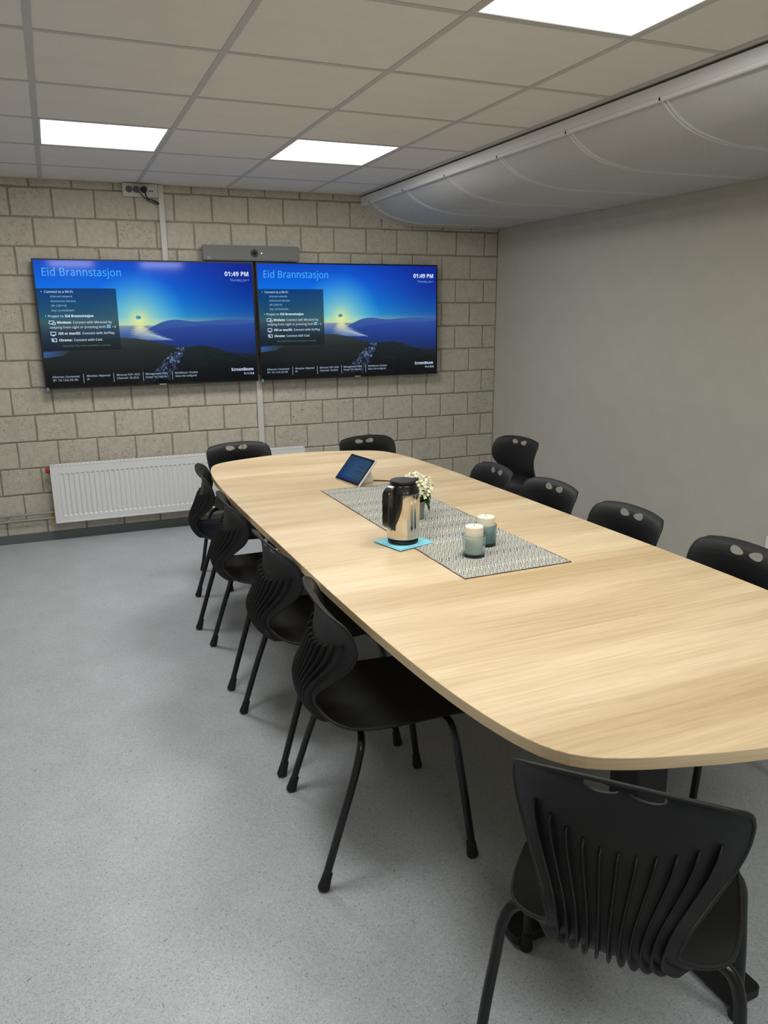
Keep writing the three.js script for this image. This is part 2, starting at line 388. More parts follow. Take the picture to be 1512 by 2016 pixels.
function makeChair() {
  const g = new THREE.Group();
  const NU = 28, NV = 84, T = .006, pos = [], idx = [];
  const id = (l, i, j) => l * (NU + 1) * (NV + 1) + j * (NU + 1) + i;
  for (const l of [0, 1]) for (let j = 0; j <= NV; j++) for (let i = 0; i <= NU; i++) {
    const p = chairPoint(-1 + 2 * i / NU, j / NV, l ? -T : 0); pos.push(p.x, p.y, p.z);
  }
  for (let j = 0; j < NV; j++) for (let i = 0; i < NU; i++) {
    let a = id(0, i, j), b = id(0, i + 1, j), c = id(0, i + 1, j + 1), d = id(0, i, j + 1); idx.push(a, b, c, a, c, d);
    a = id(1, i, j); b = id(1, i + 1, j); c = id(1, i + 1, j + 1); d = id(1, i, j + 1); idx.push(a, c, b, a, d, c);
  }
  const rim = []; for (let i = 0; i < NU; i++) rim.push([i, 0]); for (let j = 0; j < NV; j++) rim.push([NU, j]); for (let i = NU; i > 0; i--) rim.push([i, NV]); for (let j = NV; j > 0; j--) rim.push([0, j]);
  for (let k = 0; k < rim.length; k++) { const [i, j] = rim[k], [i2, j2] = rim[(k + 1) % rim.length]; idx.push(id(0, i, j), id(1, i, j), id(1, i2, j2), id(0, i, j), id(1, i2, j2), id(0, i2, j2)); }
  let shell = new THREE.BufferGeometry(); shell.setAttribute('position', new THREE.Float32BufferAttribute(pos, 3)); shell.setIndex(idx); shell.computeVertexNormals();
  shell.setAttribute('uv', new THREE.Float32BufferAttribute(new Float32Array(pos.length / 3 * 2), 2));
  // two egg-shaped grip holes under the top edge
  const ev = new Evaluator(); let A = new Brush(shell); A.updateMatrixWorld();
  for (const s of [-1, 1]) {
    const h = new THREE.Shape();
    for (let k = 0; k <= 24; k++) { const a = k / 24 * Math.PI * 2, x = s * (.0395 + .0305 * Math.cos(a)), y = .760 + (.0135 + .0035 * Math.cos(a)) * Math.sin(a) + .002 * Math.cos(a); k ? h.lineTo(x, y) : h.moveTo(x, y); }
    const hg = new THREE.ExtrudeGeometry(h, { depth: .2, bevelEnabled: false }); hg.translate(0, 0, -.3);
    const B = new Brush(hg); B.updateMatrixWorld(); A = ev.evaluate(A, B, SUBTRACTION); A.updateMatrixWorld();
  }
  let sg = A.geometry.clone(); for (const k of Object.keys(sg.attributes)) if (k !== 'position') sg.deleteAttribute(k);
  sg.clearGroups(); sg = mergeVertices(sg, 1e-5); sg = toCreasedNormals(sg, .6);
  part('shell', sg, blackPlastic, g);
  const loop = rim.filter((_, k) => k % 1 === 0).map(([i, j]) => chairPoint(-1 + 2 * i / NU, j / NV, -T / 2));
  const rc = new THREE.CatmullRomCurve3(loop, true, 'centripetal');
  part('rim', new THREE.TubeGeometry(rc, 220, .0046, 7, true), blackPlastic, g);
  // eleven raised ribs fanning over the rear of the back
  for (let k = -5; k <= 5; k++) {
    const u = k * .158, vs = vOf(11.6 + .8 * Math.pow(Math.abs(k) / 5, 1.8)), ve = vOf(6.6), n = 26, P = [], I = [];
    for (let q = 0; q <= n; q++) {
      const f = q / n, v = lerp(vs, ve, f), h = .0135 * smooth(-.02, .05, f) * smooth(1.02, .9, f) + .0022, w = .003;
      const s = chairSide.getPoint(v), du = w / s.x;
      for (const [a, o] of [[-1, -T + .001], [-.8, -T - h * .8], [0, -T - h], [.8, -T - h * .8], [1, -T + .001]]) { const p = chairPoint(u + a * du, v, o); P.push(p.x, p.y, p.z); }
    }
    for (let q = 0; q < n; q++) for (let m = 0; m < 4; m++) { const a = q * 5 + m; I.push(a, a + 1, a + 6, a, a + 6, a + 5); }
    const e = n * 5; I.push(0, 2, 1, 0, 3, 2, 0, 4, 3, e, e + 1, e + 2, e, e + 2, e + 3, e, e + 3, e + 4);
    const rg = new THREE.BufferGeometry(); rg.setAttribute('position', new THREE.Float32BufferAttribute(P, 3)); rg.setIndex(I); rg.computeVertexNormals();
    part('rib', rg, ribPlastic, g);
  }
  // frame under the seat and four bent tube legs
  part('seat_bracket', rbox(.16, .024, .27, .006, 0, .417, .03), blackPlastic, g); part('seat_bracket', rbox(.09, .02, .10, .005, 0, .424, -.11), blackPlastic, g);
  for (const s of [-1, 1]) for (const fr of [-1, 1]) {
    const zt = fr > 0 ? .165 : -.095, zf = fr > 0 ? .222 : -.228, yt = fr > 0 ? .417 : .412;
    const pts = [V(s * .05, yt, zt * .75), V(s * .12, yt + .002, zt * .9), V(s * .175, yt + .002, zt), V(s * .203, yt - .012, lerp(zt, zf, .06)), V(s * .217, yt - .045, lerp(zt, zf, .15)), V(s * .2225, yt - .1, lerp(zt, zf, .27)), V(s * .232, .2, lerp(zt, zf, .55)), V(s * .2415, .02, lerp(zt, zf, .98))];
    const leg = part('leg', tube(pts, .0115, 48, 12, .5), blackMetal, g);
    const top = pts[pts.length - 2], end = pts[pts.length - 1], dir = top.clone().sub(end).normalize();
    const ft = lathe([[0, -.0005], [.0165, 0], [.0172, .006], [.0145, .03], [.0135, .048], [.0115, .052]], 18);
    ft.applyQuaternion(new THREE.Quaternion().setFromUnitVectors(V(0, 1, 0), dir)); ft.translate(s * .242, .0045, zf);
    part('foot_cap', ft, rubberAndVoid, leg);
  }
  return g;
}
const chairProto = makeChair();
function placeChair(x, z, fx, fz, label, group) {              // centre on the floor and direction it faces
  const c = chairProto.clone(); c.name = numbered('stacking_chair'); c.position.set(x, 0, z); c.rotation.y = Math.atan2(fx, fz);
  scene.add(c); tag(c, label, 'chair', group); return c;
}
placeChair(0.757, 0.31, 0.995, 0.094, 'black shell chair on the radiator side of the table, fourth from the block wall', 'chairs on the radiator side of the table');
placeChair(0.762, -0.3, 0.999, -0.05, 'black shell chair on the radiator side of the table, third from the block wall', 'chairs on the radiator side of the table');
placeChair(0.752, -0.98, 0.999, 0.03, 'black shell chair on the radiator side of the table, second from the block wall', 'chairs on the radiator side of the table');
placeChair(0.767, -1.665, 0.987, 0.157, 'black shell chair on the radiator side of the table, first from the block wall', 'chairs on the radiator side of the table');
placeChair(0.965, -2.21, 0.18, 0.98, 'black shell chair at the table end, in front of the white radiator', 'chairs at the table ends');
placeChair(1.765, -2.11, 0.2, 0.98, 'black shell chair at the table end, behind the tablet and flowers', 'chairs at the table ends');
placeChair(2.425, -1.79, -0.99, 0.12, 'black shell chair standing apart near the room corner by the plain wall', 'loose chair in the corner');
placeChair(1.83, -1.10, -0.997, -0.08, 'black shell chair on the plain wall side of the table, first from the block wall', 'chairs on the plain wall side of the table');
placeChair(1.87, -0.64, -1, 0, 'black shell chair on the plain wall side of the table, second from the block wall', 'chairs on the plain wall side of the table');
placeChair(1.87, -0.108, -1, 0, 'black shell chair on the plain wall side of the table, third from the block wall', 'chairs on the plain wall side of the table');
placeChair(1.873, 0.46, -1, 0, 'black shell chair on the plain wall side of the table, fourth from the block wall', 'chairs on the plain wall side of the table');
placeChair(0.912, 1.252, 0.735, -0.678, 'black shell chair turned at the table end opposite the screens, ribbed back fully in view', 'chairs at the table ends');

// ---------------------------------------------------------------- screens
const SW = 1920, SH = 1080;
const screenTex = (() => {
  const cv = document.createElement('canvas'); cv.width = SW; cv.height = SH; const c = cv.getContext('2d');
  let gr = c.createLinearGradient(0, 0, 0, SH * .56);
  gr.addColorStop(0, '#0a49c4'); gr.addColorStop(.3, '#0667e0'); gr.addColorStop(.6, '#078ae6'); gr.addColorStop(.78, '#2ba6df'); gr.addColorStop(.86, '#86c4bd'); gr.addColorStop(.9, '#b9c98c'); gr.addColorStop(1, '#8aa0b8');
  c.fillStyle = gr; c.fillRect(0, 0, SW, SH);
  gr = c.createRadialGradient(SW * 1.02, SH * .1, 60, SW * 1.02, SH * .1, SW * .55); gr.addColorStop(0, 'rgba(6,20,120,.75)'); gr.addColorStop(1, 'rgba(6,20,120,0)'); c.fillStyle = gr; c.fillRect(0, 0, SW, SH * .55);
  gr = c.createRadialGradient(SW * .44, SH * .47, 10, SW * .44, SH * .47, SW * .23); gr.addColorStop(0, 'rgba(235,240,150,.95)'); gr.addColorStop(.25, 'rgba(190,225,190,.65)'); gr.addColorStop(1, 'rgba(120,200,230,0)'); c.fillStyle = gr; c.fillRect(0, 0, SW, SH * .62);
  c.fillStyle = 'rgba(40,130,200,.85)'; c.beginPath(); c.ellipse(SW * .437, SH * .447, 24, 16, 0, 0, 7); c.fill();
  // sea and far ridges
  const ridge = (pts, fill) => { c.fillStyle = fill; c.beginPath(); c.moveTo(pts[0][0] * SW, pts[0][1] * SH); for (let i = 1; i < pts.length; i++) { const [x, y] = pts[i], [px, py] = pts[i - 1]; c.quadraticCurveTo(px * SW, py * SH, (x + px) / 2 * SW, (y + py) / 2 * SH); } const l = pts[pts.length - 1]; c.lineTo(l[0] * SW, l[1] * SH); c.lineTo(SW, SH); c.lineTo(0, SH); c.closePath(); c.fill(); };
  gr = c.createLinearGradient(0, SH * .5, 0, SH * .75); gr.addColorStop(0, '#8f9fb4'); gr.addColorStop(.35, '#3f5f9c'); gr.addColorStop(1, '#12264e'); 
  ridge([[0, .5], [.3, .51], [.5, .515], [1, .515]], gr);
  gr = c.createLinearGradient(0, SH * .47, 0, SH * .8); gr.addColorStop(0, '#3a5ea8'); gr.addColorStop(.4, '#27478c'); gr.addColorStop(1, '#0c1d45');
  ridge([[.46, .56], [.5, .52], [.56, .475], [.62, .465], [.7, .49], [.8, .475], [.9, .47], [1, .475]], gr);
  gr = c.createLinearGradient(0, SH * .5, 0, SH * .9); gr.addColorStop(0, '#2c4ea0'); gr.addColorStop(.4, '#1a357c'); gr.addColorStop(1, '#081430');
  ridge([[.47, .6], [.55, .54], [.66, .53], [.78, .51], [.9, .52], [1, .5]], gr);
  // pale light on the water below the sun
  for (let k = 0; k < 60; k++) { const f = k / 60, y = lerp(.515, .635, f), cx = lerp(.44, .505, f * f), w = lerp(.012, .085, f) * (1 + .35 * Math.sin(k * 1.7)); c.fillStyle = `rgba(${lerp(245, 150, f)},${lerp(232, 175, f)},${lerp(170, 215, f)},${lerp(.5, .16, f)})`; c.beginPath(); c.ellipse((cx + .012 * Math.sin(k * 2.3)) * SW, y * SH, w * SW, 4.5, .03, 0, 7); c.fill(); }
  c.strokeStyle = 'rgba(205,220,240,.5)'; c.lineWidth = 5; for (let k = 0; k < 7; k++) { c.beginPath(); c.moveTo((.46 + k * .012) * SW, (.585 + k * .008) * SH); c.quadraticCurveTo((.5 + k * .012) * SW, (.58 + k * .008) * SH, (.53 + k * .01) * SW, (.61 + k * .005) * SH); c.stroke(); }
  // dark hill on the left
  gr = c.createLinearGradient(0, SH * .58, 0, SH); gr.addColorStop(0, '#3a4344'); gr.addColorStop(.35, '#1d2527'); gr.addColorStop(1, '#060a10');
  ridge([[0, .74], [.12, .69], [.22, .63], [.32, .605], [.42, .615], [.52, .655], [.6, .69], [.68, .72], [1, .78]], gr);
  gr = c.createLinearGradient(0, 0, SW * .14, 0); gr.addColorStop(0, 'rgba(60,105,170,.75)'); gr.addColorStop(1, 'rgba(60,90,120,.2)'); c.fillStyle = gr; c.beginPath(); c.moveTo(0, SH * .715); c.lineTo(SW * .13, SH * .7); c.lineTo(SW * .08, SH * .745); c.lineTo(0, SH * .76); c.closePath(); c.fill();
  // rocky ridge in front
  gr = c.createLinearGradient(0, SH * .66, 0, SH); gr.addColorStop(0, '#1b2a30'); gr.addColorStop(.5, '#0d161c'); gr.addColorStop(1, '#04070c');
  ridge([[.42, 1.0], [.47, .95], [.52, .86], [.55, .79], [.585, .755], [.62, .69], [.66, .7], [.7, .69], [.75, .69], [.85, .74], [.92, .8], [1, .84]], gr);
  let s2 = 99; const r2 = () => { s2 = (s2 * 1664525 + 1013904223) >>> 0; return s2 / 4294967296; };
  for (let k = 0; k < 900; k++) {                             // lit rock facets on the near flank
    const t = Math.pow(r2(), .9), sp = lerp(.012, .075, t), bx = lerp(.632, .485, t) + (r2() - .5) * sp * 2, by = lerp(.70, .985, t) + (r2() - .4) * .05, len = 6 + r2() * 26, b = r2(), a0 = 2.3 + (r2() - .5) * 1.3;
    c.fillStyle = b > .5 ? `rgba(${70 + b * 90},${105 + b * 85},${180 + b * 60},${.15 + .45 * r2()})` : `rgba(8,16,34,${.35 + .4 * r2()})`;
    c.beginPath(); c.moveTo(bx * SW, by * SH); c.lineTo(bx * SW + len * Math.cos(a0), by * SH + len * Math.sin(a0)); c.lineTo(bx * SW + len * .8 * Math.cos(a0 - .5 - r2() * .5), by * SH + len * .8 * Math.sin(a0 - .5 - r2() * .5)); c.closePath(); c.fill();
  }
  for (let k = 0; k < 160; k++) { const bx = lerp(.64, 1, r2()), by = lerp(.72, .9, r2()), len = 20 + r2() * 70; c.strokeStyle = `rgba(70,90,80,${.08 + .16 * r2()})`; c.lineWidth = 1 + r2() * 3; c.beginPath(); c.moveTo(bx * SW, by * SH); c.lineTo(bx * SW + len, by * SH + len * .35); c.stroke(); }
  gr = c.createLinearGradient(0, SH * .84, 0, SH); gr.addColorStop(0, 'rgba(2,4,10,0)'); gr.addColorStop(1, 'rgba(2,4,10,.8)'); c.fillStyle = gr; c.fillRect(0, SH * .84, SW, SH * .16);
  // text panel
  gr = c.createLinearGradient(0, SH * .215, 0, SH * .705); gr.addColorStop(0, 'rgba(6,52,104,.86)'); gr.addColorStop(.5, 'rgba(38,66,80,.80)'); gr.addColorStop(1, 'rgba(14,24,30,.84)');
  c.fillStyle = gr; c.fillRect(0, SH * .215, SW * .345, SH * .49);
  const T = (s, x, y, px, col = '#cfe6ff', w = '', al = 'left') => { c.font = `${w} ${px}px sans-serif`; c.fillStyle = col; c.textAlign = al; c.fillText(s, x * SW, y * SH); };
  const fit = (s, x, y, px, wid, col, w = '') => { c.font = `${w} ${px}px sans-serif`; c.fillStyle = col; c.textAlign = 'left'; const m = c.measureText(s).width || 1; c.save(); c.translate(x * SW, y * SH); c.scale(wid * SW / m, 1); c.fillText(s, 0, 0); c.restore(); };
  fit('Eid Brannstasjon', .028, .118, 90, .35, '#4ab6ff');
  fit('01:49 PM', .862, .108, 56, .122, '#e4f0ff', 'bold'); T('Thursday, Jun 1', .985, .15, 27, '#8fb6e8', '', 'right');
  T('•', .018, .25, 30); fit('Connect to a Wi-Fi:', .033, .25, 28, .125, '#d6ecff');
  [['Internal network', .285, .095], ['Kommune-Service', .322, .108], ['AP-230118', .358, .066], ['Key: screenbeam', .394, .098]].forEach(([s, y, w]) => fit(s, .056, y, 24, w, '#9fc4e4'));
  T('•', .025, .44, 30); fit('Project to', .037, .44, 28, .068, '#d6ecff'); fit('Eid Brannstasjon', .11, .44, 28, .125, '#f0f8ff', 'bold');
  const icon = (x, y, k) => { c.strokeStyle = '#d6ecff'; c.fillStyle = '#d6ecff'; c.lineWidth = 5; const X = x * SW, Y = y * SH; c.strokeRect(X, Y - 24, 40, 26); if (k === 0) { c.fillStyle = '#22384a'; c.fillRect(X + 26, Y - 10, 26, 18); c.strokeRect(X + 28, Y - 8, 22, 15); } if (k === 1) c.fillRect(X + 10, Y + 4, 20, 7); if (k === 2) { c.fillStyle = '#22333e'; c.fillRect(X - 3, Y - 12, 20, 18); for (const q of [6, 13, 20]) { c.beginPath(); c.arc(X, Y + 3, q, -Math.PI / 2, 0); c.stroke(); } } };
  icon(.04, .49, 0); fit('Windows:', .073, .49, 28, .063, '#f0f8ff', 'bold'); fit('Connect with Miracast by', .142, .49, 27, .172, '#d6ecff');
  fit('swiping from right or pressing both', .04, .528, 27, .246, '#cfe6ff');
  c.fillStyle = '#6fc4ff'; for (const [a, b] of [[0, 0], [1, 0], [0, 1], [1, 1]]) c.fillRect(.29 * SW + a * 17, .503 * SH + b * 15, 15, 13);
  T('+ K', .313, .528, 25, '#d6ecff');
  icon(.042, .577, 1); fit('iOS or macOS:', .074, .577, 28, .098, '#f0f8ff', 'bold'); fit('Connect with AirPlay', .178, .577, 27, .144, '#d6ecff');
  icon(.043, .63, 2); fit('Chrome:', .074, .63, 28, .058, '#f0f8ff', 'bold'); fit('Connect with Cast', .138, .63, 27, .126, '#d6ecff');
  fit('Need help? http://www.screenbeam.com/help', .088, .672, 18, .21, 'rgba(110,160,120,.8)');
  const cols = [[.028, 'Ethernet: Connected', 'IP: 10.124.25.96', .118], [.178, 'Wireless: Rejected', 'IP:', .106], [.313, 'Miracast P2P: AGO', 'Channel: 36 (EU)', .108], [.447, 'Management: CMS', 'Access: 10.118.0.45', .106], [.588, 'MultiBeam: Disable', 'Status: Not configured', .112]];
  for (const [x, a, b, w] of cols) { fit(a, x, .922, 24, w, '#b9d2ee'); b.length > 4 ? fit(b, x, .948, 24, w * .94, '#b9d2ee') : T(b, x, .948, 24, '#b9d2ee'); }
  c.fillStyle = '#9db6d4'; for (const x of [.163, .299, .435, .574]) c.fillRect(x * SW, .895 * SH, 4, .075 * SH);
  fit('ScreenBeam', .868, .915, 40, .115, '#cfe4ff', 'bold'); T('11.1.13.8', .985, .948, 25, '#cfe4ff', 'bold', 'right');
  const t = new THREE.CanvasTexture(cv); t.colorSpace = THREE.SRGBColorSpace; t.anisotropy = 8; return t;
})();
const screenMat = phys({ color: 0x050505, emissive: 0xffffff, emissiveMap: screenTex, emissiveIntensity: .95, roughness: .07, specularIntensity: .7 });
{
  const W = 1.455, Hh = .842, yb = 1.065, zf = -3.432;
  const mk = (x0, label) => {
    const t = thing('wall_screen', label, 'screen', [x0 + W / 2, yb, zf], 0, 'wall mounted screens'); t.rotation.x = -.0136;   // leans back slightly on its bracket
    part('housing', rbox(W, Hh, .04, .006, 0, Hh / 2, -.022), bezelMat, t);
    const b = .0095;
    part('bezel', frameGeo(W, Hh, b, .007).translate(0, Hh / 2, -.004), bezelMat, t);
    const p = new THREE.PlaneGeometry(W - 2 * b, Hh - 2 * b); p.translate(0, Hh / 2, .0008);
    part('display_panel', p, screenMat, t, 'lit display with mountain sunset and connection instructions');
    part('logo_strip', span(.015, .062, .003, .008, .003, .0036), std({ color: 0xb8bcc0, roughness: .3 }), t);
    part('wall_bracket', span(-.3, .3, .2, .65, Z0 - zf + .013, -.04), baseMetal, t);
    part('remote_sensor', rbox(.018, .022, .016, .003, -W / 2 + .012, .0, 0), std({ color: 0x6d8fa8, roughness: .3 }), t);
  };
  mk(-.1075, 'large flat wall screen above the radiator, under the socket box trunking');
  mk(1.3655, 'large flat wall screen closest to the plain wall, beside the other screen');
}
{ // video bar on top of the screens
  const t = thing('video_bar', 'grey camera bar with round black lens resting above the two screens', 'camera bar', [1.345, 1.912, -3.44]);
  const n = makeNoise(91), tx = dataTex(128, 128, (i, j) => { const v = 118 + (n(i / 2, j / 2, 64, 64) - .5) * 26; return [v, v * 1.01, v * 1.01]; }); tx.repeat.set(10, 10);
  part('body', rbox(.695, .105, .075, .012, 0, .0525, -.02), std({ color: 0x8a8d8e, roughness: .5 }), t);
  part('front_fabric', rbox(.68, .094, .006, .003, 0, .0535, .018), std({ map: tx, roughness: .9 }), t);
  const rot = g => { g.rotateX(Math.PI / 2); return g; };
  const ring = part('lens_ring', rot(cyl(.0265, .0265, .012, 0, 0, 0)).translate(.012, .053, .022), std({ color: 0x0b0b0c, roughness: .4 }), t);
  part('lens', rot(cyl(.014, .014, .003, 0, 0, 0)).translate(.012, .053, .0285), phys({ color: 0x050608, roughness: .05, clearcoat: 1 }), ring);
  part('status_light', rot(cyl(.004, .004, .003, 0, 0, 0, 16)).translate(.064, .053, .0215), std({ color: 0xffffff, emissive: 0xffffff, emissiveIntensity: .8 }), t);
  const bars = [.3, .6, 1, .6, .3, .6, 1, .6, .3].map((h, i) => span(-.326 + i * .0034, -.3245 + i * .0034, .020, .020 + .010 * h, .021, .0218));
  bars.push(span(-.324, -.300, .0125, .0165, .021, .0218));
  part('logo_mark', mergeGeometries(bars), std({ color: 0xb4b7b8, roughness: .4 }), t, 'small pale emblem of upright bars').userData.kind = 'stuff';
  part('mount', span(-.3, .3, -.010, .004, -.07, -.03), baseMetal, t);
}
// socket box, plugs, cables and trunking
{
  const t = thing('socket_box', 'white wall box with three plugged sockets and a data outlet under the ceiling', 'socket box', [.613, 2.313, Z0]);
  part('housing', rbox(.226, .084, .045, .005, 0, .043, .024), whitePlastic, t);
  part('data_outlet', rbox(.05, .05, .008, .003, .072, .043, .048), whitePlastic, t);
  for (const x of [.058, .073]) part('data_port', span(x, x + .01, .032, .042, .0518, .0526), rubberAndVoid, t);  // near-black plates paint in the darkness of the port openings
  const grey = std({ color: 0x55565a, roughness: .5 }), dgrey = std({ color: 0x4b4d4d, roughness: .5 }), blk = std({ color: 0x0f0f12, roughness: .5 });
  const plug = (x, m, label, len) => {
    const p = thing('power_plug', label, 'plug', [x, 2.358, Z0 + .047], 0, 'plugs in the socket box');
    const g = cyl(.0185, .021, len, 0, 0, 0, 24); g.rotateX(Math.PI / 2); g.translate(0, 0, len / 2); part('plug_body', g, m, p);
    return p;
  };
  plug(.542, grey, 'round grey socket cover farthest from the trunking', .012);
  plug(.588, dgrey, 'round grey plug in the middle socket', .03);
  plug(.635, blk, 'round black plug nearest the data outlet', .034);
  const z = Z0 + .05;
  solo('power_cable', tube([V(.594, 2.348, z + .02), V(.615, 2.325, z + .025), V(.645, 2.298, z + .01), V(.68, 2.287, z - .015), V(.731, 2.27, Z0 + .02)], .0042, 40, 8), dgrey, 'dark grey power cable hanging from the middle socket into the trunking', 'cable');
  solo('power_cable', tube([V(.636, 2.350, z + .03), V(.644, 2.318, z + .032), V(.655, 2.300, z + .02), V(.695, 2.294, z - .005), V(.731, 2.278, Z0 + .026)], .0045, 40, 8), blk, 'black power cable hanging from the last socket into the trunking', 'cable');
  solo('data_cable', tube([V(.69, 2.346, z + .004), V(.705, 2.325, z + .012), V(.715, 2.305, z), V(.731, 2.29, Z0 + .024)], .003, 24, 8), whitePlastic, 'thin white data cable from the outlet into the trunking', 'cable');
}
solo('cable_trunking', rbox(.038, .50, .026, .003, 0, .25, .013), whitePlastic, 'white vertical cable trunking from the socket box down to a screen', 'trunking', [.748, 1.898, Z0]);
solo('cable_trunking', rbox(.042, .56, .026, .003, 0, .28, .013), whitePlastic, 'white vertical cable trunking below the screens, running down to the radiator', 'trunking', [1.366, .545, Z0]);

// ---------------------------------------------------------------- radiator
{
  const RW = 1.82, RH = .405, x0 = -.14, y0 = .139, D = .1;
  const t = thing('radiator', 'long white ribbed panel radiator under the screens', 'radiator', [x0, y0, Z0 + .035]);
  const prof = (x) => { const p = .0333, f = ((x / p) % 1 + 1) % 1; return smooth(.12, .30, f) * smooth(.88, .70, f); };
  const plate = (z, sgn) => {
    const xs = [], ys = [0, .012, .047, .0495, .052, .0545, .057, .34, .3435, .346, .3485, .351, .38, RH]; for (let x = 0; x <= RW + 1e-6; x += .0333 / 12) xs.push(Math.min(x, RW)); xs.push(RW);
    const pos = [], idx = [], n = xs.length;
    for (const y of ys) for (const x of xs) { const e = smooth(.035, .05, x) * smooth(.035, .05, RW - x), inY = smooth(.048, .056, y) * smooth(.350, .342, y); pos.push(x, y, z - sgn * .0065 * prof(x - .02) * e * inY); }
    for (let j = 0; j + 1 < ys.length; j++) for (let i = 0; i + 1 < n; i++) { const a = j * n + i; idx.push(a, a + 1, a + n + 1, a, a + n + 1, a + n); }
    const g = new THREE.BufferGeometry(); g.setAttribute('position', new THREE.Float32BufferAttribute(pos, 3)); g.setIndex(idx); g.computeVertexNormals(); return g;
  };
  part('front_panel', plate(.065, 1), radMat, t);
  part('rear_panel', span(.02, RW - .02, .01, RH - .01, .001, .012), radMat, t);
  part('side_panel', rbox(.006, RH, .064, .002, .001, RH / 2, .034), radMat, t); part('side_panel', rbox(.006, RH, .064, .002, RW - .001, RH / 2, .034), radMat, t);
  for (const z of [.062, .006]) part('top_rim', rbox(RW, .008, .010, .003, RW / 2, RH, z), radMat, t);
  const sl = []; for (let x = .03; x < RW - .02; x += .026) sl.push(span(x, x + .016, RH - .006, RH - .002, .010, .058));
  sl.push(span(.03, RW - .03, RH - .008, RH - .004, .030, .036)); part('top_grille', mergeGeometries(sl), radMat, t);
  part('bottom_rim', rbox(RW, .010, .006, .002, RW / 2, .005, .0655), radMat, t);
  const vg = lathe([[0, 0], [.017, 0], [.019, .004], [.018, .022], [.014, .028], [0, .029]], 20); vg.rotateZ(Math.PI / 2); vg.translate(-.003, RH - .032, .03);
  part('valve_cap', vg, std({ color: 0xb3241c, roughness: .5 }), t, 'red valve cap');
  for (const x of [.25, 1.0, 1.55]) part('wall_bracket', span(x, x + .03, .04, .36, -.032, 0), radMat, t);
  part('stand_leg', span(.955, .963, -.055, .01, .02, .028), std({ color: 0x3a3b3c, roughness: .5 }), t);
}
const pipeMat = std({ color: 0x9b9a94, roughness: .35 }), brass = std({ color: 0xb89a4a, roughness: .35, metalness: .8 });
for (const [y, z, label] of [[.206, .03, 'upper thin grey heating pipe along the block wall into the radiator'], [.166, .03, 'lower thin grey heating pipe along the block wall into the radiator']]) {
  const t = thing('heating_pipe', label, 'pipe', [X0 + .005, y, Z0 + z]);
  const g = new THREE.CylinderGeometry(.0075, .0075, 1.51, 14); g.rotateZ(Math.PI / 2); g.translate(.755, 0, 0); part('pipe', g, pipeMat, t);
  const c = new THREE.CylinderGeometry(.0115, .0115, .02, 6); c.rotateZ(Math.PI / 2); c.translate(1.49, 0, 0); part('coupling', c, brass, t, 'brass coupling nut');
  for (const x of [.5, 1.2]) part('pipe_clip', span(x, x + .012, -.010, .010, -z + .002, .002), whitePlastic, t);
}
solo('wall_heater', rbox(.03, .27, .75, .006, 0, .135, .375), radMat, 'low white panel at the foot of the plain wall', 'panel', [X1 - .0165, .105, -.605]);

// ---------------------------------------------------------------- things on the table
const TOP = TY + .0004;
const runnerPos = [1.275, TOP, -.43];
{
  const W = .405, L = 1.365;
  const pw = 640, ph = 2048;
  const pal = [[222, 220, 208], [58, 60, 64], [196, 190, 172], [150, 156, 158], [226, 224, 216], [86, 96, 106], [176, 166, 146], [206, 204, 194], [74, 82, 92], [160, 170, 174], [214, 208, 194], [112, 120, 124]];
  const nn = makeNoise(101), seq = []; { let s = 7; for (let i = 0; i < 400; i++) { s = (s * 1664525 + 1013904223) >>> 0; seq.push(s / 4294967296); } }
  const f = (i, j) => {
    const x = i / pw * W, z = j / ph * L, zz = Math.abs(z - .74);
    const per = .027, tri = Math.abs(((x / per) % 1) - .5) * 2;
    const s = (zz + tri * .030) / .0052, k = Math.floor(s);
    const slot = k % 12;
    const c = pal[(slot + Math.floor(seq[Math.floor(k / 12) % 400] * 3) * 4) % 12];
    const w = .9 + .2 * nn(i / 2, j / 2, 256, 256);
    return [c, w, s - k];
  };
  const t = dataTex(pw, ph, (i, j) => { const [c, w] = f(i, j); return [c[0] * w, c[1] * w, c[2] * w * .98]; });
  const bp = dataTex(pw, ph, (i, j) => { const [, w, fr] = f(i, j); const v = 60 + 150 * Math.sin(Math.PI * fr) * w; return [v, v, v]; }, false);
  const cloth = std({ map: t, bumpMap: bp, bumpScale: .0012, roughness: .95 });
  const r = thing('table_runner', 'grey zigzag patterned table runner lying along the table', 'table runner', runnerPos, TR);
  const g = new THREE.PlaneGeometry(W, L, 40, 120); g.rotateX(-Math.PI / 2);
  const p = g.attributes.position; for (let i = 0; i < p.count; i++) p.setY(i, .0024 + .0005 * Math.sin(p.getX(i) * 23 + p.getZ(i) * 9) + .0004 * Math.sin(p.getZ(i) * 31));
  g.computeVertexNormals(); part('cloth', g, cloth, r);
  part('hem', frameGeo(W + .002, L + .002, .0035, .0024).rotateX(-Math.PI / 2), std({ color: 0x5d4c44, roughness: .95 }), r, 'dark stitched hem');
}
const RT = TOP + .0036;                                         // top of the runner
{ // paper napkin, folded, corner towards the chairs
  const m = std({ color: 0x86d3e2, roughness: .85 });
  const n = thing('paper_napkin', 'folded light blue paper napkin under the vacuum jug', 'napkin', [1.068, TOP, -.182], 0);
  const flat = (pts, y, th) => { const s = new THREE.Shape(pts.map(([x, z]) => new THREE.Vector2(x, -z))); const g = new THREE.ExtrudeGeometry(s, { depth: th, bevelEnabled: false }); g.rotateX(-Math.PI / 2); g.translate(0, y, 0); return g; };
  const q = [[-.096, -.051], [-.053, .096], [.101, .051], [.058, -.096]];
  part('lower_layers', flat(q, .0036, .0012), m, n);
  part('upper_layers', flat([[-.094, -.049], [-.045, .088], [.099, .035], [.056, -.094]], .0052, .0011), m, n);
}
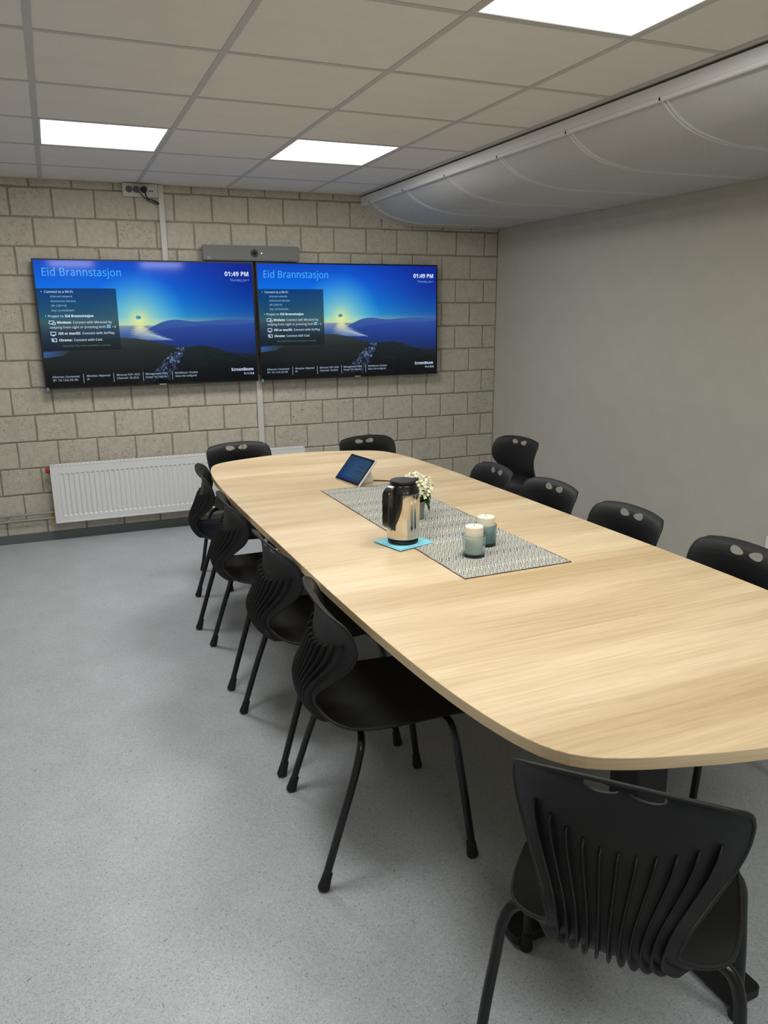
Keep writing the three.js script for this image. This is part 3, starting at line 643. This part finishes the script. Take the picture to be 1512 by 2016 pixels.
{ // vacuum jug
  const y0 = TOP + .0064;
  const j = thing('vacuum_jug', 'polished steel vacuum jug with black lid and handle on the blue napkin', 'jug', [1.068, y0, -.182], 0);
  const steel = std({ color: 0xd8d4cc, roughness: .10, metalness: 1 });
  const gloss = phys({ color: 0x0c0c0e, roughness: .22, clearcoat: .5, clearcoatRoughness: .1 });
  part('base', lathe([[0, 0], [.052, 0], [.055, .003], [.055, .019], [0, .019]]), std({ color: 0x121213, roughness: .5 }), j);
  part('body', lathe([[.054, .0185], [.0585, .020], [.0598, .024], [.0598, .16], [.0592, .182], [.058, .187], [.05, .188]], 64), steel, j, 'polished steel body');
  part('collar', lathe([[.0592, .183], [.0597, .186], [.0592, .191], [.0485, .212], [.047, .2145], [.02, .215]]), gloss, j);
  const lid = part('lid', lathe([[.046, .2135], [.0415, .216], [.0415, .2185], [.0455, .2195], [.0465, .224], [.0455, .228], [.043, .2295], [0, .2305]]), std({ color: 0x1b1b1e, roughness: .6 }), j);
  part('spout', rbox(.03, .011, .022, .004, .048, .2225, -.012), gloss, lid);
  // handle: grip, its gap filled black as the dark steel reflection, plus a plate tapering to a point on the body
  const H = new THREE.Group(); H.name = 'handle'; H.rotation.y = -rad(156); j.add(H);
  const hs = new THREE.Shape(); hs.moveTo(.05, .212); hs.bezierCurveTo(.07, .210, .088, .200, .090, .182); hs.lineTo(.090, .088); hs.bezierCurveTo(.090, .078, .083, .074, .077, .070); hs.lineTo(.057, .056); hs.lineTo(.057, .19); hs.closePath();
  const hg = new THREE.ExtrudeGeometry(hs, { depth: .024, bevelEnabled: true, bevelSize: .004, bevelThickness: .004, bevelSegments: 3, curveSegments: 12 }); hg.translate(0, 0, -.012);
  part('grip', hg, gloss, H);
  const pos = [], idx = [], nA = 18, nY = 22;                    // pointed plate hugging the body
  for (let b = 0; b <= nY; b++) for (let a = 0; a <= nA; a++) { const f = b / nY, y = lerp(.052, .187, f), wv = .72 * Math.pow(Math.sin(Math.min(1, f * 1.15) * Math.PI / 2), .75), th = lerp(-wv, wv, a / nA), r = .0612 + .002 * Math.cos(th / (wv + .01) * 1.5); pos.push(Math.cos(th) * r, y, Math.sin(th) * r); }
  for (let b = 0; b < nY; b++) for (let a = 0; a < nA; a++) { const k = b * (nA + 1) + a; idx.push(k, k + nA + 1, k + 1, k + 1, k + nA + 1, k + nA + 2); }
  const pg = new THREE.BufferGeometry(); pg.setAttribute('position', new THREE.Float32BufferAttribute(pos, 3)); pg.setIndex(idx); pg.computeVertexNormals();
  part('handle_plate', pg, gloss, H);
}
// candles in blue glasses
function candleSet(x, z, tint, dist, glassLabel, candleLabel, wickLean) {
  const glassMat = phys({ color: 0xffffff, transmission: 1, roughness: .03, thickness: .003, ior: 1.5, attenuationColor: new THREE.Color(tint), attenuationDistance: dist });
  solo('candle_glass', lathe([[0, 0], [.034, 0], [.0355, .002], [.0372, .07], [.0368, .0715], [.0362, .0705], [.0345, .009], [.033, .0075], [0, .0075]], 56), glassMat, glassLabel, 'candle holder', [x, RT, z], 0, 'blue glass candle holders').scale.setScalar(1.05);
  const c = thing('pillar_candle', candleLabel, 'candle', [x, RT + .0084, z], 0, 'white pillar candles'); c.scale.setScalar(1.05);
  part('wax', lathe([[0, 0], [.0285, 0], [.0292, .002], [.0295, .088], [.028, .0915], [.022, .0922], [.012, .0905], [.004, .0895], [0, .0893]], 48), phys({ color: 0xf1ead6, roughness: .55, sheen: .2 }), c);
  part('wick', tube([V(0, .088, 0), V(.0006, .094, 0), V(wickLean, .101, .001)], .0008, 10, 6), std({ color: 0x6a6258, roughness: .9 }), c, 'thin grey wick');
}
candleSet(1.225, .06, 0x6fb2c8, .010, 'light blue glass holder standing at the open end of the runner', 'ivory pillar candle in the lighter blue glass', -.001);
candleSet(1.325, -.035, 0x3a7288, .0052, 'dark blue glass holder behind the lighter one', 'ivory pillar candle in the darker blue glass with a long wick', -.004);

{ // flowering pot plant behind the jug
  const fx = 1.252, fz = -.478;
  const p = thing('flowering_plant', 'small pot plant with dense cream white blossoms behind the vacuum jug', 'plant', [fx, RT, fz]);
  part('pot', lathe([[0, 0], [.034, 0], [.036, .003], [.042, .07], [.043, .073], [.040, .073], [.036, .06], [0, .058]], 40), std({ color: 0x8f918d, roughness: .45 }), p, 'grey pot');
  part('soil', lathe([[0, .0595], [.0365, .0595]], 24), std({ color: 0x2a2018, roughness: 1 }), p);
  const leafG = (() => { const P = [], I = [], n = 8; for (let k = 0; k <= n; k++) { const f = k / n, w = .019 * Math.pow(Math.sin(Math.PI * Math.min(1, f * .93 + .05)), .8); for (const s of [-1, -.5, 0, .5, 1]) P.push(s * w, .006 * Math.abs(s) + .012 * Math.sin(f * 2.4) - .02 * f * f, f * .055); } for (let k = 0; k < n; k++) for (let m = 0; m < 4; m++) { const a = k * 5 + m; I.push(a, a + 5, a + 1, a + 1, a + 5, a + 6); } const g = new THREE.BufferGeometry(); g.setAttribute('position', new THREE.Float32BufferAttribute(P, 3)); g.setIndex(I); g.computeVertexNormals(); return g; })();
  const leafM = [std({ color: 0x35592a, roughness: .5, side: THREE.DoubleSide }), std({ color: 0x4a6d31, roughness: .5, side: THREE.DoubleSide })];
  for (let k = 0; k < 26; k++) { const m = part('leaf', leafG, leafM[k & 1], p); const a = k * 2.4 + rr(-.2, .2), lay = k / 26; m.position.set(Math.cos(a) * .016, .068 + lay * .035, Math.sin(a) * .016); m.rotation.set(0, Math.PI / 2 - a, 0, 'YXZ'); m.rotateX(rr(-.5, .45) - lay * .5 + .15); m.scale.setScalar(rr(.85, 1.2)); }
  const stemM = std({ color: 0x5c7a3a, roughness: .6 }), flowM = std({ color: 0xf1efd2, roughness: .7, side: THREE.DoubleSide }), coreM = std({ color: 0xc9cf86, roughness: .7 });
  const heads = [[0, .175, 0, .03], [.034, .163, .012, .026], [-.03, .160, .018, .026], [.012, .155, .036, .025], [-.018, .162, -.026, .025], [.03, .158, -.024, .024], [.052, .138, .02, .021], [-.048, .135, .01, .021], [.025, .132, .048, .021], [-.016, .126, .048, .022], [.05, .142, -.014, .02], [-.04, .138, -.03, .02], [.008, .117, .058, .017]];
  for (const [hx, hy, hz, R] of heads) {
    const x = hx * 1.12, y = hy - .016, z = hz * 1.12;
    part('flower_stem', tube([V(x * .2, .06, z * .2), V(x * .55, .1, z * .55), V(x, y, z)], .0016, 10, 6), stemM, p);
    const petals = [], cores = [];
    const pet = (() => { const s = new THREE.Shape(); s.moveTo(0, 0); s.bezierCurveTo(.0045, .002, .0045, .008, 0, .0095); s.bezierCurveTo(-.0045, .008, -.0045, .002, 0, 0); return new THREE.ExtrudeGeometry(s, { depth: .0006, bevelEnabled: false, curveSegments: 3 }); })();
    const n = Math.round(R * R * 26000);
    for (let k = 0; k < n; k++) {
      const yy = 1 - (k + .5) / n * 1.25, a = k * 2.39996 + rr(-.2, .2), q = Math.sqrt(Math.max(0, 1 - yy * yy));
      const dir = V(q * Math.cos(a), yy, q * Math.sin(a)), c = V(x, y, z).add(dir.clone().multiplyScalar(R * rr(.78, 1.08)));
      const Q = new THREE.Quaternion().setFromUnitVectors(V(0, 0, 1), dir.clone().add(V(rr(-.3, .3), rr(0, .3), rr(-.3, .3))).normalize());
      const spin = rr(0, 1.6);
      for (let e = 0; e < 4; e++) { const g = pet.clone(); g.rotateX(.35); g.rotateZ(spin + e * Math.PI / 2); g.applyQuaternion(Q); g.translate(c.x, c.y, c.z); petals.push(g); }
      const cg = new THREE.IcosahedronGeometry(.0017, 0); cg.translate(c.x + dir.x * .0008, c.y + dir.y * .0008, c.z + dir.z * .0008); cores.push(cg);
    }
    const b = part('blossoms', mergeGeometries(petals), flowM, p, 'cluster of cream white blossoms'); b.userData.kind = 'stuff';
    const cm = part('blossom_centres', mergeGeometries(cores), coreM, b); cm.userData.kind = 'stuff';
  }
}
{ // touch panel on its stand, facing the chairs on the radiator side
  const cv = document.createElement('canvas'); cv.width = 720; cv.height = 480; const c = cv.getContext('2d');
  let g = c.createLinearGradient(0, 0, 720, 480); g.addColorStop(0, '#10386a'); g.addColorStop(.45, '#17558f'); g.addColorStop(1, '#3a5674'); c.fillStyle = g; c.fillRect(0, 0, 720, 480);
  c.strokeStyle = 'rgba(70,150,190,.35)'; c.lineWidth = 5; for (let k = 0; k < 9; k++) { c.beginPath(); c.arc(180, 300, 40 + k * 28, -1.2 + k * .05, 1.3); c.stroke(); }
  c.fillStyle = 'rgba(20,45,110,.5)'; c.fillRect(0, 420, 720, 60);
  for (let r = 0; r < 2; r++) for (let k = 0; k < 3; k++) { const x = 430 + k * 95, y = 175 + r * 115; c.fillStyle = '#0c1f3f'; c.beginPath(); c.arc(x, y, 27, 0, 7); c.fill(); c.fillStyle = 'rgba(180,200,225,.8)'; c.fillRect(x - 9, y - 9, 18, 18); c.fillStyle = 'rgba(160,185,215,.7)'; c.fillRect(x - 26, y + 38, 52, 5); }
  const tx = new THREE.CanvasTexture(cv); tx.colorSpace = THREE.SRGBColorSpace;
  const BL = V(1.207, TOP, -1.342), BR = V(1.243, TOP, -1.108);
  const dx = BR.clone().sub(BL).normalize(), yaw = Math.atan2(-dx.z, dx.x);
  const t = thing('touch_panel', 'white tablet control panel tilted on a wedge stand, showing round icons', 'tablet', BL.clone().add(BR).multiplyScalar(.5).toArray(), yaw);
  const tilt = new THREE.Matrix4().makeRotationX(-rad(41)).setPosition(0, .0015, 0);
  const W = .237, Hh = .156;
  part('case', rbox(W, Hh, .012, .005, 0, Hh / 2 + .003, -.006).applyMatrix4(tilt), std({ color: 0xdadad8, roughness: .4 }), t);
  part('black_border', rbox(W - .006, Hh - .006, .002, .0009, 0, Hh / 2 + .003, .0006).applyMatrix4(tilt), std({ color: 0x06070a, roughness: .15 }), t);
  const pg = new THREE.PlaneGeometry(W - .026, Hh - .028); pg.translate(0, Hh / 2 + .003, .0018); pg.applyMatrix4(tilt);
  part('display_panel', pg, phys({ color: 0x04060a, emissive: 0xffffff, emissiveMap: tx, emissiveIntensity: .5, roughness: .12 }), t, 'dim blue display with six round icons');
  const ws = new THREE.Shape(); ws.moveTo(-.03, 0); ws.lineTo(-.115, 0); ws.quadraticCurveTo(-.125, .004, -.12, .016); ws.lineTo(-.095, .10); ws.closePath();
  const wg = new THREE.ExtrudeGeometry(ws, { depth: .11, bevelEnabled: true, bevelSize: .003, bevelThickness: .003, bevelSegments: 2 }); wg.rotateY(-Math.PI / 2); wg.translate(.055, .003, 0); // profile x -> z
  part('stand', wg, std({ color: 0xd2d2d0, roughness: .45 }), t);
}
solo('panel_cable', tube([V(1.345, TOP + .006, -1.21), V(1.38, TOP + .005, -1.195), V(1.43, TOP + .0058, -1.15), V(1.435, TOP + .0078, -1.03), V(1.39, TOP + .0078, -.87), V(1.34, TOP + .0078, -.70), V(1.31, TOP + .0078, -.60)], .0032, 60, 8), std({ color: 0x3b2c22, roughness: .6 }), 'dark brown cable from the tablet stand towards the flower pot', 'cable');

scene.traverse(o => { if (o.isMesh) { o.castShadow = true; o.receiveShadow = true; } });
renderer.render(scene, camera);
